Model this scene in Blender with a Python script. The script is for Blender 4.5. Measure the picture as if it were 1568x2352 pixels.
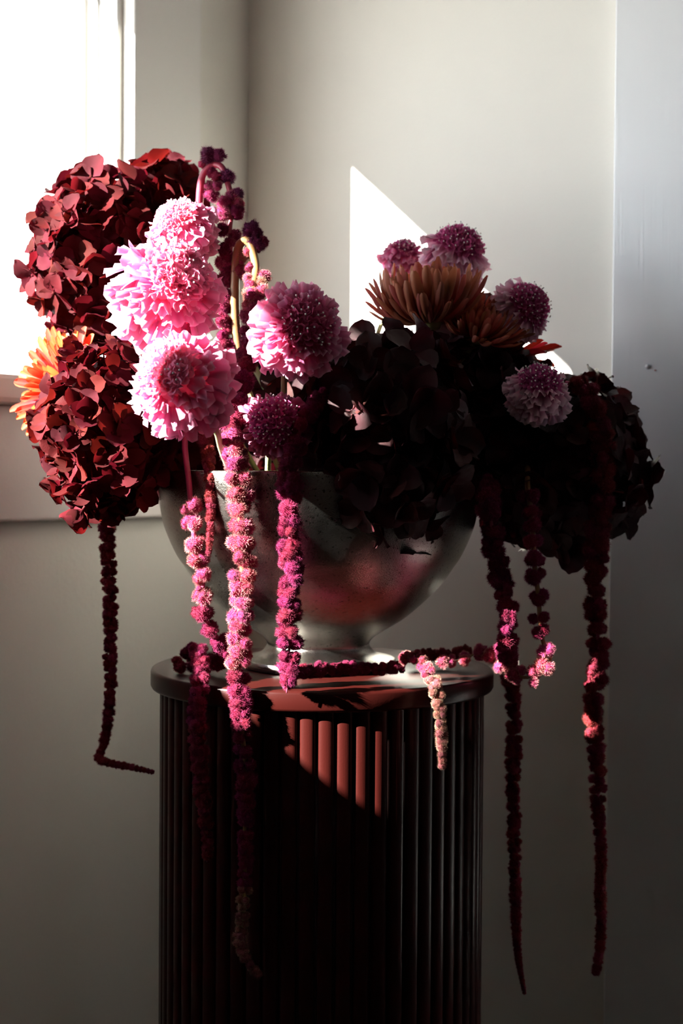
import bpy, bmesh, math, random
from mathutils import Vector, Matrix, Euler, noise

for o in list(bpy.data.objects):
    bpy.data.objects.remove(o)
S = bpy.context.scene
COL = S.collection
R = math.radians
PI = math.pi

# ---------------------------------------------------------------- camera
W, H, F = 1568, 2352, 3300.0
PITCH, ROLL, CAMZ = math.atan((1176 - 1095) / F), R(0.42), 1.0
cam_d = bpy.data.cameras.new('camera')
cam_d.sensor_fit = 'HORIZONTAL'
cam_d.sensor_width = 24.0
cam_d.lens = 24.0 * F / W
cam_d.clip_start = 0.02
cam_d.dof.use_dof = True
cam_d.dof.focus_distance = 1.16
cam_d.dof.aperture_fstop = 6.3
cam = bpy.data.objects.new('camera', cam_d)
COL.objects.link(cam)
CAMR = Matrix.Rotation(R(90) - PITCH, 3, 'X') @ Matrix.Rotation(ROLL, 3, 'Z')
CAMP = Vector((0, 0, CAMZ))
cam.matrix_world = Matrix.Translation(CAMP) @ CAMR.to_4x4()
S.camera = cam


def at(px, py, Y):
    """photo pixel at depth Y (world y) -> world point"""
    v = CAMR @ Vector(((px - W / 2) / F, -(py - H / 2) / F, -1.0))
    return CAMP + v * (Y / v.y)


def pxm(n, Y):
    return n * Y / F


# ---------------------------------------------------------------- world, sun, exposure
TH = R(35)                                      # the window wall is turned 35 degrees off the view axis
EV, DV = Vector((math.cos(TH), -math.sin(TH), 0)), Vector((math.sin(TH), math.cos(TH), 0))
CORNER = Vector((-0.1162, 1.75, 0))
ROOM = Matrix.Translation(CORNER) @ Matrix.Rotation(-TH, 4, 'Z')
SUN_DIR = (EV + DV * 1.60 + Vector((0, 0, -0.88))).normalized()

wd = bpy.data.worlds.new('sky')
S.world = wd
wd.use_nodes = True
nt = wd.node_tree
nt.nodes.clear()
wo = nt.nodes.new('ShaderNodeOutputWorld')
bg = nt.nodes.new('ShaderNodeBackground')
bg.inputs['Strength'].default_value = 12.0
tcw = nt.nodes.new('ShaderNodeTexCoord')
spw = nt.nodes.new('ShaderNodeSeparateXYZ')
nt.links.new(tcw.outputs['Generated'], spw.inputs[0])
rpw = nt.nodes.new('ShaderNodeValToRGB')       # bright hazy horizon, darker and bluer overhead
els = rpw.color_ramp.elements
for _ in range(3):
    els.new(0.5)
for e_, (p_, c_) in zip(els, [(0.0, (1.0, 1.0, 1.0, 1)), (0.15, (0.50, 0.56, 0.62, 1)), (0.3, (0.22, 0.26, 0.32, 1)), (0.6, (0.06, 0.085, 0.125, 1)), (1.0, (0.035, 0.055, 0.09, 1))]):
    e_.position, e_.color = p_, c_
nt.links.new(spw.outputs[2], rpw.inputs[0])
nt.links.new(rpw.outputs[0], bg.inputs['Color'])
nt.links.new(bg.outputs[0], wo.inputs[0])

sun_d = bpy.data.lights.new('sun', 'SUN')
sun_d.energy = 60.0
sun_d.angle = R(0.53)
sun_d.color = (1.0, 0.95, 0.88)
sun = bpy.data.objects.new('sun', sun_d)
COL.objects.link(sun)
sun.rotation_euler = SUN_DIR.to_track_quat('-Z', 'Y').to_euler()
sun.location = (-3, -1, 4)

pd = bpy.data.lights.new('window_portal', 'AREA')
pd.shape = 'RECTANGLE'
pd.size, pd.size_y = 1.26, 0.56
pd.cycles.is_portal = True
portal = bpy.data.objects.new('window_portal', pd)
COL.objects.link(portal)
portal.matrix_world = ROOM @ Matrix.Translation((-0.17, -0.837, 1.36)) @ Matrix.Rotation(R(90), 4, 'Z') @ Matrix.Rotation(R(90), 4, 'X') @ Matrix.Rotation(R(180), 4, 'Y')

S.view_settings.view_transform = 'Standard'
S.view_settings.look = 'None'
S.view_settings.gamma = 1.0
S.view_settings.use_curve_mapping = False
S.view_settings.exposure = 0.5
S.cycles.use_denoising = True
S.cycles.max_bounces = 10
S.cycles.diffuse_bounces = 6
S.cycles.glossy_bounces = 5
S.cycles.transmission_bounces = 6
S.cycles.transparent_max_bounces = 12
S.cycles.caustics_reflective = False
S.cycles.caustics_refractive = False
S.cycles.sample_clamp_indirect = 6.0


# ---------------------------------------------------------------- materials
def mat(name):
    m = bpy.data.materials.new(name)
    m.use_nodes = True
    nt = m.node_tree
    nt.nodes.clear()
    out = nt.nodes.new('ShaderNodeOutputMaterial')
    return m, nt, out


def node(nt, kind, **kw):
    n = nt.nodes.new(kind)
    for k, v in kw.items():
        if k in n.inputs:
            n.inputs[k].default_value = v
        else:
            setattr(n, k, v)
    return n


def rgba(c):
    return (c[0], c[1], c[2], 1.0)


def mixcol(nt, fac, a, b, blend='MIX'):
    n = nt.nodes.new('ShaderNodeMix')
    n.data_type = 'RGBA'
    n.blend_type = blend
    for sock, v in ((n.inputs[0], fac), (n.inputs[6], a), (n.inputs[7], b)):
        if hasattr(v, 'is_linked'):
            nt.links.new(v, sock)
        elif isinstance(v, (tuple, list)):
            sock.default_value = rgba(v)
        else:
            sock.default_value = v
    return n.outputs[2]


def ramp(nt, fac, stops):
    n = nt.nodes.new('ShaderNodeValToRGB')
    els = n.color_ramp.elements
    while len(els) < len(stops):
        els.new(0.5)
    for e, (p, c) in zip(els, stops):
        e.position = p
        e.color = rgba(c)
    nt.links.new(fac, n.inputs[0])
    return n.outputs[0]


def noise_tex(nt, scale, detail=3, rough=0.5, vec=None, stretch=None):
    tc = nt.nodes.new('ShaderNodeTexCoord')
    n = node(nt, 'ShaderNodeTexNoise', Scale=scale, Detail=detail, Roughness=rough)
    src = tc.outputs['Object']
    if stretch:
        mp = nt.nodes.new('ShaderNodeMapping')
        mp.inputs['Scale'].default_value = stretch
        nt.links.new(src, mp.inputs[0])
        src = mp.outputs[0]
    nt.links.new(src, n.inputs['Vector'])
    return n.outputs[0]


def bump(nt, h, strength, dist):
    b = node(nt, 'ShaderNodeBump', Strength=strength, Distance=dist)
    nt.links.new(h, b.inputs['Height'])
    return b.outputs[0]


def paint(name, col, rough, bscale, bdist, stretch=None, var=0.04):
    m, nt, out = mat(name)
    p = node(nt, 'ShaderNodeBsdfPrincipled', Roughness=rough)
    big = noise_tex(nt, 2.5, 4)
    c = mixcol(nt, big, tuple(x * (1 - var) for x in col), tuple(min(1, x * (1 + var)) for x in col))
    nt.links.new(c, p.inputs['Base Color'])
    nt.links.new(bump(nt, noise_tex(nt, bscale, 3, 0.55, stretch=stretch), 0.6, bdist), p.inputs['Normal'])
    nt.links.new(p.outputs[0], out.inputs[0])
    return m


M_WALL = paint('wall_paint', (0.76, 0.74, 0.68), 0.75, 160, 0.0005)
M_TRIM = paint('brushed_trim_paint', (0.76, 0.77, 0.78), 0.32, 420, 0.00035, stretch=(1, 1, 0.02))
M_SASH = paint('window_gloss_paint', (0.76, 0.75, 0.72), 0.35, 300, 0.0002, stretch=(1, 1, 0.03))
M_DARKW = paint('dark_unseen_wall', (0.16, 0.14, 0.125), 0.6, 60, 0.0005)  # unseen walls made dark to hold down bounced light
M_SILL = paint('sill_grey_mauve', (0.56, 0.51, 0.49), 0.4, 300, 0.0002)  # darker, slightly pinker tone than the casing, on sill and apron
M_CEIL = paint('ceiling_paint', (0.78, 0.77, 0.74), 0.85, 120, 0.0005)
M_FLOOR = paint('dark_floorboard', (0.06, 0.04, 0.03), 0.4, 60, 0.0008, stretch=(1, 0.05, 1), var=0.3)
M_GROUND = paint('pale_paving', (0.60, 0.60, 0.58), 0.9, 20, 0.003)
M_LEAFOUT = paint('outdoor_leaves', (0.10, 0.16, 0.07), 0.7, 20, 0.003)

# window glass: thin pane
M_GLASS, nt, out = mat('window_glass')
tr = node(nt, 'ShaderNodeBsdfTransparent', Color=(0.97, 0.985, 0.98, 1))
gl = node(nt, 'ShaderNodeBsdfGlossy', Roughness=0.02)
lw = node(nt, 'ShaderNodeLayerWeight', Blend=0.5)
fr = node(nt, 'ShaderNodeMath', operation='POWER')
nt.links.new(lw.outputs['Facing'], fr.inputs[0])
fr.inputs[1].default_value = 4.0
f2 = node(nt, 'ShaderNodeMath', operation='MULTIPLY_ADD')
nt.links.new(fr.outputs[0], f2.inputs[0])
f2.inputs[1].default_value, f2.inputs[2].default_value = 0.5, 0.03
mx = nt.nodes.new('ShaderNodeMixShader')
nt.links.new(f2.outputs[0], mx.inputs[0])
nt.links.new(tr.outputs[0], mx.inputs[1])
nt.links.new(gl.outputs[0], mx.inputs[2])
nt.links.new(mx.outputs[0], out.inputs[0])

# plinth lacquer
M_LACQ, nt, out = mat('dark_red_lacquer')
p = node(nt, 'ShaderNodeBsdfPrincipled', Roughness=0.33)
c = mixcol(nt, noise_tex(nt, 30, 4, stretch=(1, 1, 0.08)), (0.021, 0.0028, 0.0022), (0.028, 0.0040, 0.0030))
nt.links.new(c, p.inputs['Base Color'])
p.inputs['Coat Weight'].default_value = 0.0
p.inputs['Specular IOR Level'].default_value = 0.13
p.inputs['Coat Roughness'].default_value = 0.12
nt.links.new(bump(nt, noise_tex(nt, 500, 2), 0.25, 0.0002), p.inputs['Normal'])
nt.links.new(p.outputs[0], out.inputs[0])

# worn silver
M_SILVER, nt, out = mat('worn_silver')
p = node(nt, 'ShaderNodeBsdfPrincipled', Metallic=1.0)
big = noise_tex(nt, 18, 5, 0.6)
speck = noise_tex(nt, 420, 2, 0.6)
sr = ramp(nt, speck, [(0.30, (0.14, 0.11, 0.09)), (0.40, (1, 1, 1))])
base = mixcol(nt, big, (0.32, 0.30, 0.275), (0.54, 0.51, 0.47))
base = mixcol(nt, 0.8, base, sr, 'MULTIPLY')
nt.links.new(base, p.inputs['Base Color'])
rr = ramp(nt, big, [(0.3, (0.12,) * 3), (0.7, (0.26,) * 3)])
nt.links.new(rr, p.inputs['Roughness'])
nt.links.new(bump(nt, noise_tex(nt, 1100, 2, 0.7), 0.55, 0.00045), p.inputs['Normal'])
nt.links.new(p.outputs[0], out.inputs[0])


def petal_mat(name, stops, rough=0.5, trans=0.3, tcol=None, var=0.25, bscale=900, bdist=0.0002, spec=0.4, sheen=0.0, hue=0.02):
    m, nt, out = mat(name)
    tc = nt.nodes.new('ShaderNodeTexCoord')
    sp = nt.nodes.new('ShaderNodeSeparateXYZ')
    nt.links.new(tc.outputs['UV'], sp.inputs[0])
    col = ramp(nt, sp.outputs[1], stops)
    oi = nt.nodes.new('ShaderNodeObjectInfo')
    hs = nt.nodes.new('ShaderNodeHueSaturation')
    mr = node(nt, 'ShaderNodeMapRange')
    mr.inputs[3].default_value, mr.inputs[4].default_value = 1 - var, 1 + var
    nt.links.new(oi.outputs['Random'], mr.inputs[0])
    nt.links.new(mr.outputs[0], hs.inputs['Value'])
    mu = node(nt, 'ShaderNodeMath', operation='MULTIPLY')
    nt.links.new(oi.outputs['Random'], mu.inputs[0])
    mu.inputs[1].default_value = 37.7
    fr = node(nt, 'ShaderNodeMath', operation='FRACT')
    nt.links.new(mu.outputs[0], fr.inputs[0])
    m2 = node(nt, 'ShaderNodeMapRange')
    m2.inputs[3].default_value, m2.inputs[4].default_value = 0.5 - hue, 0.5 + hue
    nt.links.new(fr.outputs[0], m2.inputs[0])
    nt.links.new(m2.outputs[0], hs.inputs['Hue'])
    nt.links.new(col, hs.inputs['Color'])
    p = node(nt, 'ShaderNodeBsdfPrincipled', Roughness=rough)
    p.inputs['Specular IOR Level'].default_value = spec
    p.inputs['Sheen Weight'].default_value = sheen
    nt.links.new(hs.outputs[0], p.inputs['Base Color'])
    nt.links.new(bump(nt, noise_tex(nt, bscale, 3), 0.5, bdist), p.inputs['Normal'])
    if trans > 0:
        t = nt.nodes.new('ShaderNodeBsdfTranslucent')
        tcl = mixcol(nt, 1.0, hs.outputs[0], tcol or (1, 1, 1), 'MULTIPLY')
        nt.links.new(tcl, t.inputs[0])
        mx = node(nt, 'ShaderNodeMixShader')
        mx.inputs[0].default_value = trans
        nt.links.new(p.outputs[0], mx.inputs[1])
        nt.links.new(t.outputs[0], mx.inputs[2])
        nt.links.new(mx.outputs[0], out.inputs[0])
    else:
        nt.links.new(p.outputs[0], out.inputs[0])
    return m


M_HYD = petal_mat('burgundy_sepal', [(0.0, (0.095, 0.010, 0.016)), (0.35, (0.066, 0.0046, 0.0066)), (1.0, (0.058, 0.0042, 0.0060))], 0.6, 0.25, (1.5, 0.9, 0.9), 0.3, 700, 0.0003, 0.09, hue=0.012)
M_HYD_SHADE = petal_mat('shaded_burgundy_sepal', [(0.0, (0.075, 0.012, 0.016)), (0.4, (0.042, 0.006, 0.008)), (1.0, (0.035, 0.0052, 0.007))], 0.42, 0.2, (1.6, 0.7, 0.7), 0.3, 700, 0.0004, 0.28, hue=0.02)  # darker copy of the burgundy sepal, shade of the shadowed heads put into its colour
M_STEMRED = petal_mat('red_stem', [(0, (0.32, 0.03, 0.06)), (1, (0.30, 0.04, 0.07))], 0.45, 0.1, None, 0.1)
M_STEMYEL = petal_mat('yellow_green_stem', [(0, (0.20, 0.10, 0.04)), (1, (0.26, 0.15, 0.05))], 0.45, 0.1, None, 0.1)
M_STEMGRN = petal_mat('pale_green_stem', [(0, (0.30, 0.33, 0.14)), (1, (0.42, 0.40, 0.20))], 0.5, 0.1, None, 0.1)
M_SCAB = petal_mat('pink_ruffle', [(0.0, (0.55, 0.03, 0.13)), (0.5, (0.66, 0.14, 0.30)), (0.9, (0.78, 0.33, 0.50)), (1.0, (0.86, 0.55, 0.68))], 0.55, 0.35, (1.1, 0.9, 1.0), 0.12, 500, 0.0002, 0.3, hue=0.012)
M_SCABW = petal_mat('wine_ruffle', [(0.0, (0.28, 0.012, 0.05)), (0.6, (0.42, 0.05, 0.14)), (1.0, (0.60, 0.20, 0.34))], 0.55, 0.3, None, 0.12, 500, 0.0002, 0.3, hue=0.012)
M_SCABP = petal_mat('dusty_pink_ruffle', [(0.0, (0.55, 0.09, 0.24)), (0.6, (0.74, 0.32, 0.48)), (1.0, (0.88, 0.62, 0.72))], 0.55, 0.3, None, 0.12, 500, 0.0002, 0.3, hue=0.012)
M_DISC = petal_mat('magenta_floret', [(0, (0.40, 0.02, 0.10)), (1, (0.66, 0.12, 0.30))], 0.55, 0.3, None, 0.1)
M_DISCL = petal_mat('rose_floret', [(0, (0.84, 0.10, 0.22)), (1, (0.92, 0.38, 0.50))], 0.55, 0.5, None, 0.1)
M_PIN = petal_mat('white_pin', [(0, (0.70, 0.22, 0.36)), (0.6, (0.80, 0.5, 0.55)), (1, (0.88, 0.84, 0.80))], 0.4, 0.0, None, 0.02)
M_MUM = petal_mat('bronze_petal', [(0, (0.20, 0.028, 0.020)), (0.5, (0.31, 0.065, 0.045)), (1, (0.46, 0.17, 0.11))], 0.5, 0.25, (1.4, 0.8, 0.6), 0.15, 500, 0.0002, 0.3)
M_MUMO = petal_mat('orange_petal', [(0, (0.36, 0.015, 0.010)), (0.55, (0.42, 0.04, 0.022)), (1, (0.55, 0.16, 0.06))], 0.5, 0.35, (1.2, 0.9, 0.8), 0.1, 500, 0.0002, 0.3)
M_MUMR = petal_mat('red_petal', [(0, (0.35, 0.03, 0.02)), (1, (0.30, 0.03, 0.025))], 0.5, 0.35, (1.6, 0.7, 0.6), 0.1, 500, 0.0002, 0.3)
M_AMP = petal_mat('pink_amaranth', [(0, (0.26, 0.010, 0.055)), (0.45, (0.36, 0.030, 0.105)), (1, (0.62, 0.33, 0.28))], 0.7, 0.25, None, 0.25, 600, 0.0004, 0.2, hue=0.02)
M_AMC = petal_mat('crimson_amaranth', [(0, (0.13, 0.003, 0.020)), (0.45, (0.20, 0.006, 0.046)), (1, (0.36, 0.06, 0.14))], 0.7, 0.25, None, 0.2, 600, 0.0004, 0.2, hue=0.015)
M_AMD = petal_mat('dark_amaranth', [(0, (0.15, 0.007, 0.020)), (0.45, (0.20, 0.012, 0.030)), (1, (0.34, 0.07, 0.075))], 0.7, 0.2, None, 0.2, 600, 0.0004, 0.2, hue=0.015)
M_AMV = petal_mat('plum_amaranth', [(0, (0.09, 0.006, 0.045)), (0.45, (0.13, 0.010, 0.06)), (1, (0.26, 0.06, 0.14))], 0.7, 0.2, None, 0.2, 600, 0.0004, 0.2, hue=0.015)
M_AMT = petal_mat('tan_amaranth', [(0, (0.20, 0.03, 0.045)), (0.45, (0.28, 0.08, 0.08)), (1, (0.60, 0.42, 0.28))], 0.7, 0.25, None, 0.2, 600, 0.0004, 0.2, hue=0.02)


# ---------------------------------------------------------------- mesh helpers
class MB:
    def __init__(s):
        s.v, s.f, s.uv = [], [], []

    def add(s, verts, faces, uvs=None):
        b = len(s.v)
        s.v += [tuple(v) for v in verts]
        s.uv += list(uvs) if uvs else [(0.5, 0.5)] * len(verts)
        s.f += [tuple(i + b for i in f) for f in faces]

    def box(s, x0, x1, y0, y1, z0, z1):
        vs = [(x, y, z) for x in (x0, x1) for y in (y0, y1) for z in (z0, z1)]
        s.add(vs, [(0, 1, 3, 2), (4, 6, 7, 5), (0, 4, 5, 1), (2, 3, 7, 6), (0, 2, 6, 4), (1, 5, 7, 3)])

    def tube(s, pts, rads, n=7, caps=True):
        pts = [Vector(p) for p in pts]
        m = len(pts)
        prev = None
        vs, uv = [], []
        for i, p in enumerate(pts):
            t = (pts[min(i + 1, m - 1)] - pts[max(i - 1, 0)]).normalized()
            if prev is None:
                a = t.orthogonal().normalized()
            else:
                a = (prev - t * prev.dot(t))
                a = a.normalized() if a.length > 1e-6 else t.orthogonal().normalized()
            prev = a
            b = t.cross(a)
            r = rads[i] if isinstance(rads, (list, tuple)) else rads
            for k in range(n):
                an = 2 * PI * k / n
                vs.append(p + (a * math.cos(an) + b * math.sin(an)) * r)
                uv.append((k / n, i / (m - 1)))
        fs = [(i * n + k, i * n + (k + 1) % n, (i + 1) * n + (k + 1) % n, (i + 1) * n + k) for i in range(m - 1) for k in range(n)]
        if caps:
            fs += [tuple(range(n - 1, -1, -1)), tuple(range((m - 1) * n, m * n))]
        s.add(vs, fs, uv)

    def lathe(s, prof, n=96, cx=0, cy=0):
        vs, uv = [], []
        for i, (r, z) in enumerate(prof):
            for k in range(n):
                a = 2 * PI * k / n
                vs.append((cx + r * math.cos(a), cy + r * math.sin(a), z))
                uv.append((k / n, i / len(prof)))
        m = len(prof)
        fs = [(i * n + k, i * n + (k + 1) % n, (i + 1) * n + (k + 1) % n, (i + 1) * n + k) for i in range(m - 1) for k in range(n)]
        fs += [tuple(range(n - 1, -1, -1)), tuple(range((m - 1) * n, m * n))]
        s.add(vs, fs, uv)

    def mesh(s, name, m, smooth=True):
        me = bpy.data.meshes.new(name)
        me.from_pydata(s.v, [], s.f)
        ul = me.uv_layers.new(name='UVMap')
        idx = [0] * len(me.loops)
        me.loops.foreach_get('vertex_index', idx)
        flat = []
        for i in idx:
            flat += s.uv[i]
        ul.data.foreach_set('uv', flat)
        if smooth:
            me.polygons.foreach_set('use_smooth', [True] * len(me.polygons))
        if m:
            me.materials.append(m)
        me.update()
        return me


def link(name, me, parent=None, mw=None, kind=None):
    o = bpy.data.objects.new(name, me)
    COL.objects.link(o)
    if parent:
        o.parent = parent
    if mw is not None:
        o.matrix_basis = mw
    if kind:
        o['kind'] = kind
    return o


def bevel(o, w, seg=2):
    md = o.modifiers.new('bevel', 'BEVEL')
    md.width, md.segments = w, seg
    md.limit_method = 'ANGLE'
    return o


def thing(name, label, cat, loc, group=None):
    o = bpy.data.objects.new(name, None)
    COL.objects.link(o)
    o.location = loc
    o.empty_display_size = 0.02
    o['label'], o['category'] = label, cat
    if group:
        o['group'] = group
    return o


def T(v):
    return Matrix.Translation(v)


def frame_z(n, spin=0.0):
    """rotation whose z axis is n, spun about it"""
    q = Vector(n).normalized().to_track_quat('Z', 'Y')
    return q.to_matrix().to_4x4() @ Matrix.Rotation(spin, 4, 'Z')


def smooth_path(pts, per=8):
    """Catmull-Rom through points"""
    P = [Vector(p) for p in pts]
    P = [P[0] * 2 - P[1]] + P + [P[-1] * 2 - P[-2]]
    out = []
    for i in range(1, len(P) - 2):
        a, b, c, d = P[i - 1:i + 3]
        for k in range(per):
            t = k / per
            out.append(0.5 * ((2 * b) + (c - a) * t + (2 * a - 5 * b + 4 * c - d) * t * t + (3 * b - a - 3 * c + d) * t ** 3))
    out.append(P[-2])
    return out


# ---------------------------------------------------------------- the room (local X: away from the window wall, Y: towards the back wall)
def struct(name, mb, m, parent=None, smooth=False, bev=0):
    o = link(name, mb.mesh(name, m, smooth), parent, None if parent else ROOM)
    o['kind'] = 'structure'
    if bev:
        bevel(o, bev)
    return o


RX, RY, RZ = 3.2, -3.4, 2.45
WY0, WY1, WZ0, WZ1 = -1.45, -0.223, 1.098, 1.637      # window opening
b = MB(); b.box(-0.16, RX + 0.12, RY - 0.12, 0.12, -0.1, 0); struct('floor', b, M_FLOOR)
b = MB(); b.box(-0.16, RX + 0.12, RY - 0.12, 0.12, RZ, RZ + 0.1); struct('ceiling', b, M_CEIL)
b = MB()
b.box(-0.16, 0, RY, WY0, 0, RZ)
b.box(-0.16, 0, WY1, 0, 0, RZ)
b.box(-0.16, 0, WY0, WY1, 0, WZ0 - 0.03)
b.box(-0.16, 0, WY0, WY1, WZ1, RZ)
struct('wall_left', b, M_WALL)
b = MB(); b.box(-0.16, RX + 0.12, 0, 0.12, 0, RZ); struct('wall_back', b, M_WALL)
b = MB(); b.box(RX, RX + 0.12, RY, 0, 0, RZ); struct('wall_right', b, M_DARKW)
b = MB(); b.box(-0.16, RX + 0.12, RY - 0.12, RY, 0, RZ); struct('wall_front', b, M_DARKW)

# window: jamb lining (root) with casing boards, stops, sash, pane, sill and apron
b = MB()
b.box(-0.16, 0.0, WY1 - 0.004, WY1, WZ0, WZ1)
b.box(-0.16, 0.0, WY0, WY0 + 0.004, WZ0, WZ1)
b.box(-0.16, 0.0, WY0, WY1, WZ1 - 0.004, WZ1)
win = struct('window_1', b, M_SASH)
for y0, y1 in ((-0.2185, -0.107), (WY0 - 0.107, WY0 + 0.004)):
    b = MB(); b.box(0.0, 0.018, y0, y1, WZ0, WZ1 + 0.107)
    struct('casing_board', b, M_SASH, win, bev=0.0025)
b = MB(); b.box(0.0, 0.019, WY0 - 0.107, -0.107, WZ1 - 0.004, WZ1 + 0.107); struct('casing_board', b, M_SASH, win, bev=0.0025)
for x0, x1, pr in ((-0.069, -0.046, 0.011), (-0.034, -0.026, 0.004)):
    for sgn, yb in ((-1, WY1 - 0.004), (1, WY0 + 0.004)):
        b = MB(); b.box(x0, x1, min(yb, yb + sgn * pr), max(yb, yb + sgn * pr), WZ0, WZ1 - 0.004)
        struct('stop_bead', b, M_SASH, win, bev=0.002)
for y0, y1 in ((-0.250, -0.227), (WY0 + 0.004, WY0 + 0.03)):
    b = MB(); b.box(-0.12, -0.085, y0, y1, WZ0, WZ1 - 0.004)
    struct('sash_stile', b, M_SASH, win, bev=0.003)
b = MB(); b.box(-0.12, -0.085, WY0 + 0.03, -0.250, 1.594, WZ1 - 0.004); struct('sash_rail', b, M_SASH, win, bev=0.002)
b = MB(); b.box(-0.12, -0.085, WY0 + 0.03, -0.250, WZ0, WZ0 + 0.006); struct('sash_rail', b, M_SASH, win, bev=0.002)
b = MB(); b.box(-0.104, -0.101, WY0 + 0.03, -0.250, WZ0 + 0.006, 1.594); struct('glass_pane', b, M_GLASS, win)
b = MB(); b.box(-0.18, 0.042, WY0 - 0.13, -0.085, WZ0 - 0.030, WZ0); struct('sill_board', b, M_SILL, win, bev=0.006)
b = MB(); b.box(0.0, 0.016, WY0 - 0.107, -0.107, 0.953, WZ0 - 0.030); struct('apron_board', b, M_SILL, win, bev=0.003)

# door casing and door on the back wall
b = MB(); b.box(0.487, 0.60, -0.022, 0.0, 0, 2.05); b.box(1.42, 1.533, -0.022, 0, 0, 2.05); b.box(0.487, 1.533, -0.0225, 0, 2.05, 2.16)
trim = struct('trim_1', b, M_TRIM, bev=0.0025)
pt = ROOM.inverted() @ at(1510, 846, 1.45)
b = MB()
b.tube([(pt.x, -0.0225, pt.z), (pt.x, -0.0235, pt.z), (pt.x, -0.0245, pt.z)], [0.0024, 0.0023, 0.0012], 10)
struct('nail_head', b, M_TRIM, trim, smooth=True)
b = MB(); b.tube([(pt.x + 0.008, -0.0223, pt.z - 0.004), (pt.x + 0.008, -0.0229, pt.z - 0.004)], 0.0008, 8)
struct('nail_head', b, M_MUM, trim)
b = MB()
b.tube([(0.4865, -0.0008, z * 0.08) for z in range(0, 28)], [0.0014 + 0.0006 * math.sin(z * 2.7) for z in range(0, 28)], 6)
struct('paint_bead', b, M_WALL, trim, smooth=True)
b = MB(); b.box(0.602, 1.418, -0.012, -0.002, 0.005, 2.048)
door = struct('door_1', b, M_TRIM, bev=0.002)
for x0, x1 in ((0.70, 0.96), (1.06, 1.32)):
    for z0, z1 in ((0.2, 0.95), (1.1, 1.9)):
        b = MB(); b.box(x0, x1, -0.018, -0.012, z0, z1)
        struct('door_panel', b, M_TRIM, door, bev=0.004)
for nm, bx in (('baseboard_back', (0.0, 0.487, -0.014, 0.0)), ('baseboard_left', (0.0, 0.014, RY, -0.014))):
    b = MB(); b.box(bx[0], bx[1], bx[2], bx[3], 0, 0.11)
    struct(nm, b, M_SASH, bev=0.003)
b = MB(); b.box(-25, -0.16, -30, 30, -0.65, -0.6); struct('ground', b, M_GROUND)

# ---------------------------------------------------------------- plinth
PC = at(740, 1560, 1.3); PC.z = 0
PTOP = 0.828
pl = thing('plinth', 'dark red lacquered round reeded plinth under the silver bowl', 'plinth', PC)
b = MB()
r = 0.1545
b.lathe([(r - 0.004, PTOP - 0.0175), (r - 0.0012, PTOP - 0.0168), (r, PTOP - 0.0145), (r, PTOP - 0.003), (r - 0.0008, PTOP - 0.001), (r - 0.003, PTOP)], 160)
o = link('top_disc', b.mesh('top_disc', M_LACQ), pl)
b = MB(); b.lathe([(0.139, 0.0), (0.139, PTOP - 0.0175)], 120)
link('drum', b.mesh('drum', M_LACQ), pl)
b = MB(); b.lathe([(0.150, 0.0), (0.150, 0.028), (0.147, 0.032), (0.139, 0.033)], 120)
link('base_ring', b.mesh('base_ring', M_LACQ), pl)
NR = 60
hw = PI * 0.1425 / NR * 0.86
prof = [(-hw, 0.1388)] + [(-hw * math.cos(PI * q / 14), 0.1422 + 0.0040 * math.sin(PI * q / 14) ** 0.75) for q in range(15)] + [(hw, 0.1388)]
b = MB()
vs = [(x, -y, z) for z in (0.032, PTOP - 0.0174) for x, y in prof]
n = len(prof)
b.add(vs, [(i, i + 1, n + i + 1, n + i) for i in range(n - 1)] + [tuple(range(n))[::-1], tuple(range(n, 2 * n))])
reed = b.mesh('reed', M_LACQ, False)
for k in range(NR):
    ro = link('reed', reed, pl, Matrix.Rotation(2 * PI * (k + 0.35) / NR, 4, 'Z'))
    ro.cycles.shadow_terminator_geometry_offset = 0.0

# ---------------------------------------------------------------- bowl
BC = at(732, 1300, 1.3); BC.z = PTOP
prof = [(0.1473, 1.0028), (0.1466, 0.993), (0.1445, 0.980), (0.1408, 0.9600), (0.1365, 0.947), (0.1287, 0.930), (0.1222, 0.920), (0.1122, 0.9054),
        (0.0988, 0.8913), (0.0885, 0.8818), (0.0765, 0.872), (0.0600, 0.8620), (0.0505, 0.8554), (0.0465, 0.8499), (0.0480, 0.8450), (0.0540, 0.8400), (0.0640, 0.8372), (0.0695, 0.8360)]
outer = [tuple(v) for v in smooth_path([(r_, z_, 0) for r_, z_ in prof], 3)]
pr = [(0.058, 0.0012), (0.066, 0.0), (0.0700, 0.001), (0.0705, 0.004), (0.0700, 0.0076)]
pr += [(r_, z_ - PTOP) for r_, z_, _ in reversed(outer)]
pr += [(0.1468, 1.0042 - PTOP), (0.1455, 1.0046 - PTOP), (0.1442, 1.0036 - PTOP)]
pr += [(max(0.002, r_ - 0.0035), z_ - PTOP + 0.001) for r_, z_, _ in outer if z_ > 0.858 and z_ < 1.0]
pr += [(0.002, 0.8575 - PTOP)]
b = MB(); b.lathe(pr, 128)
bowl = link('silver_bowl', b.mesh('silver_bowl', M_SILVER))
bowl.location = BC
bowl['label'] = 'worn silver footed bowl holding the flowers on the dark plinth'
bowl['category'] = 'bowl'


def stem_root(rng):
    a, r_ = rng.uniform(0, 2 * PI), rng.uniform(0.0, 0.05)
    return Vector((BC.x + r_ * math.cos(a), BC.y + r_ * math.sin(a), 0.885 + rng.uniform(0, 0.02)))


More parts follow.
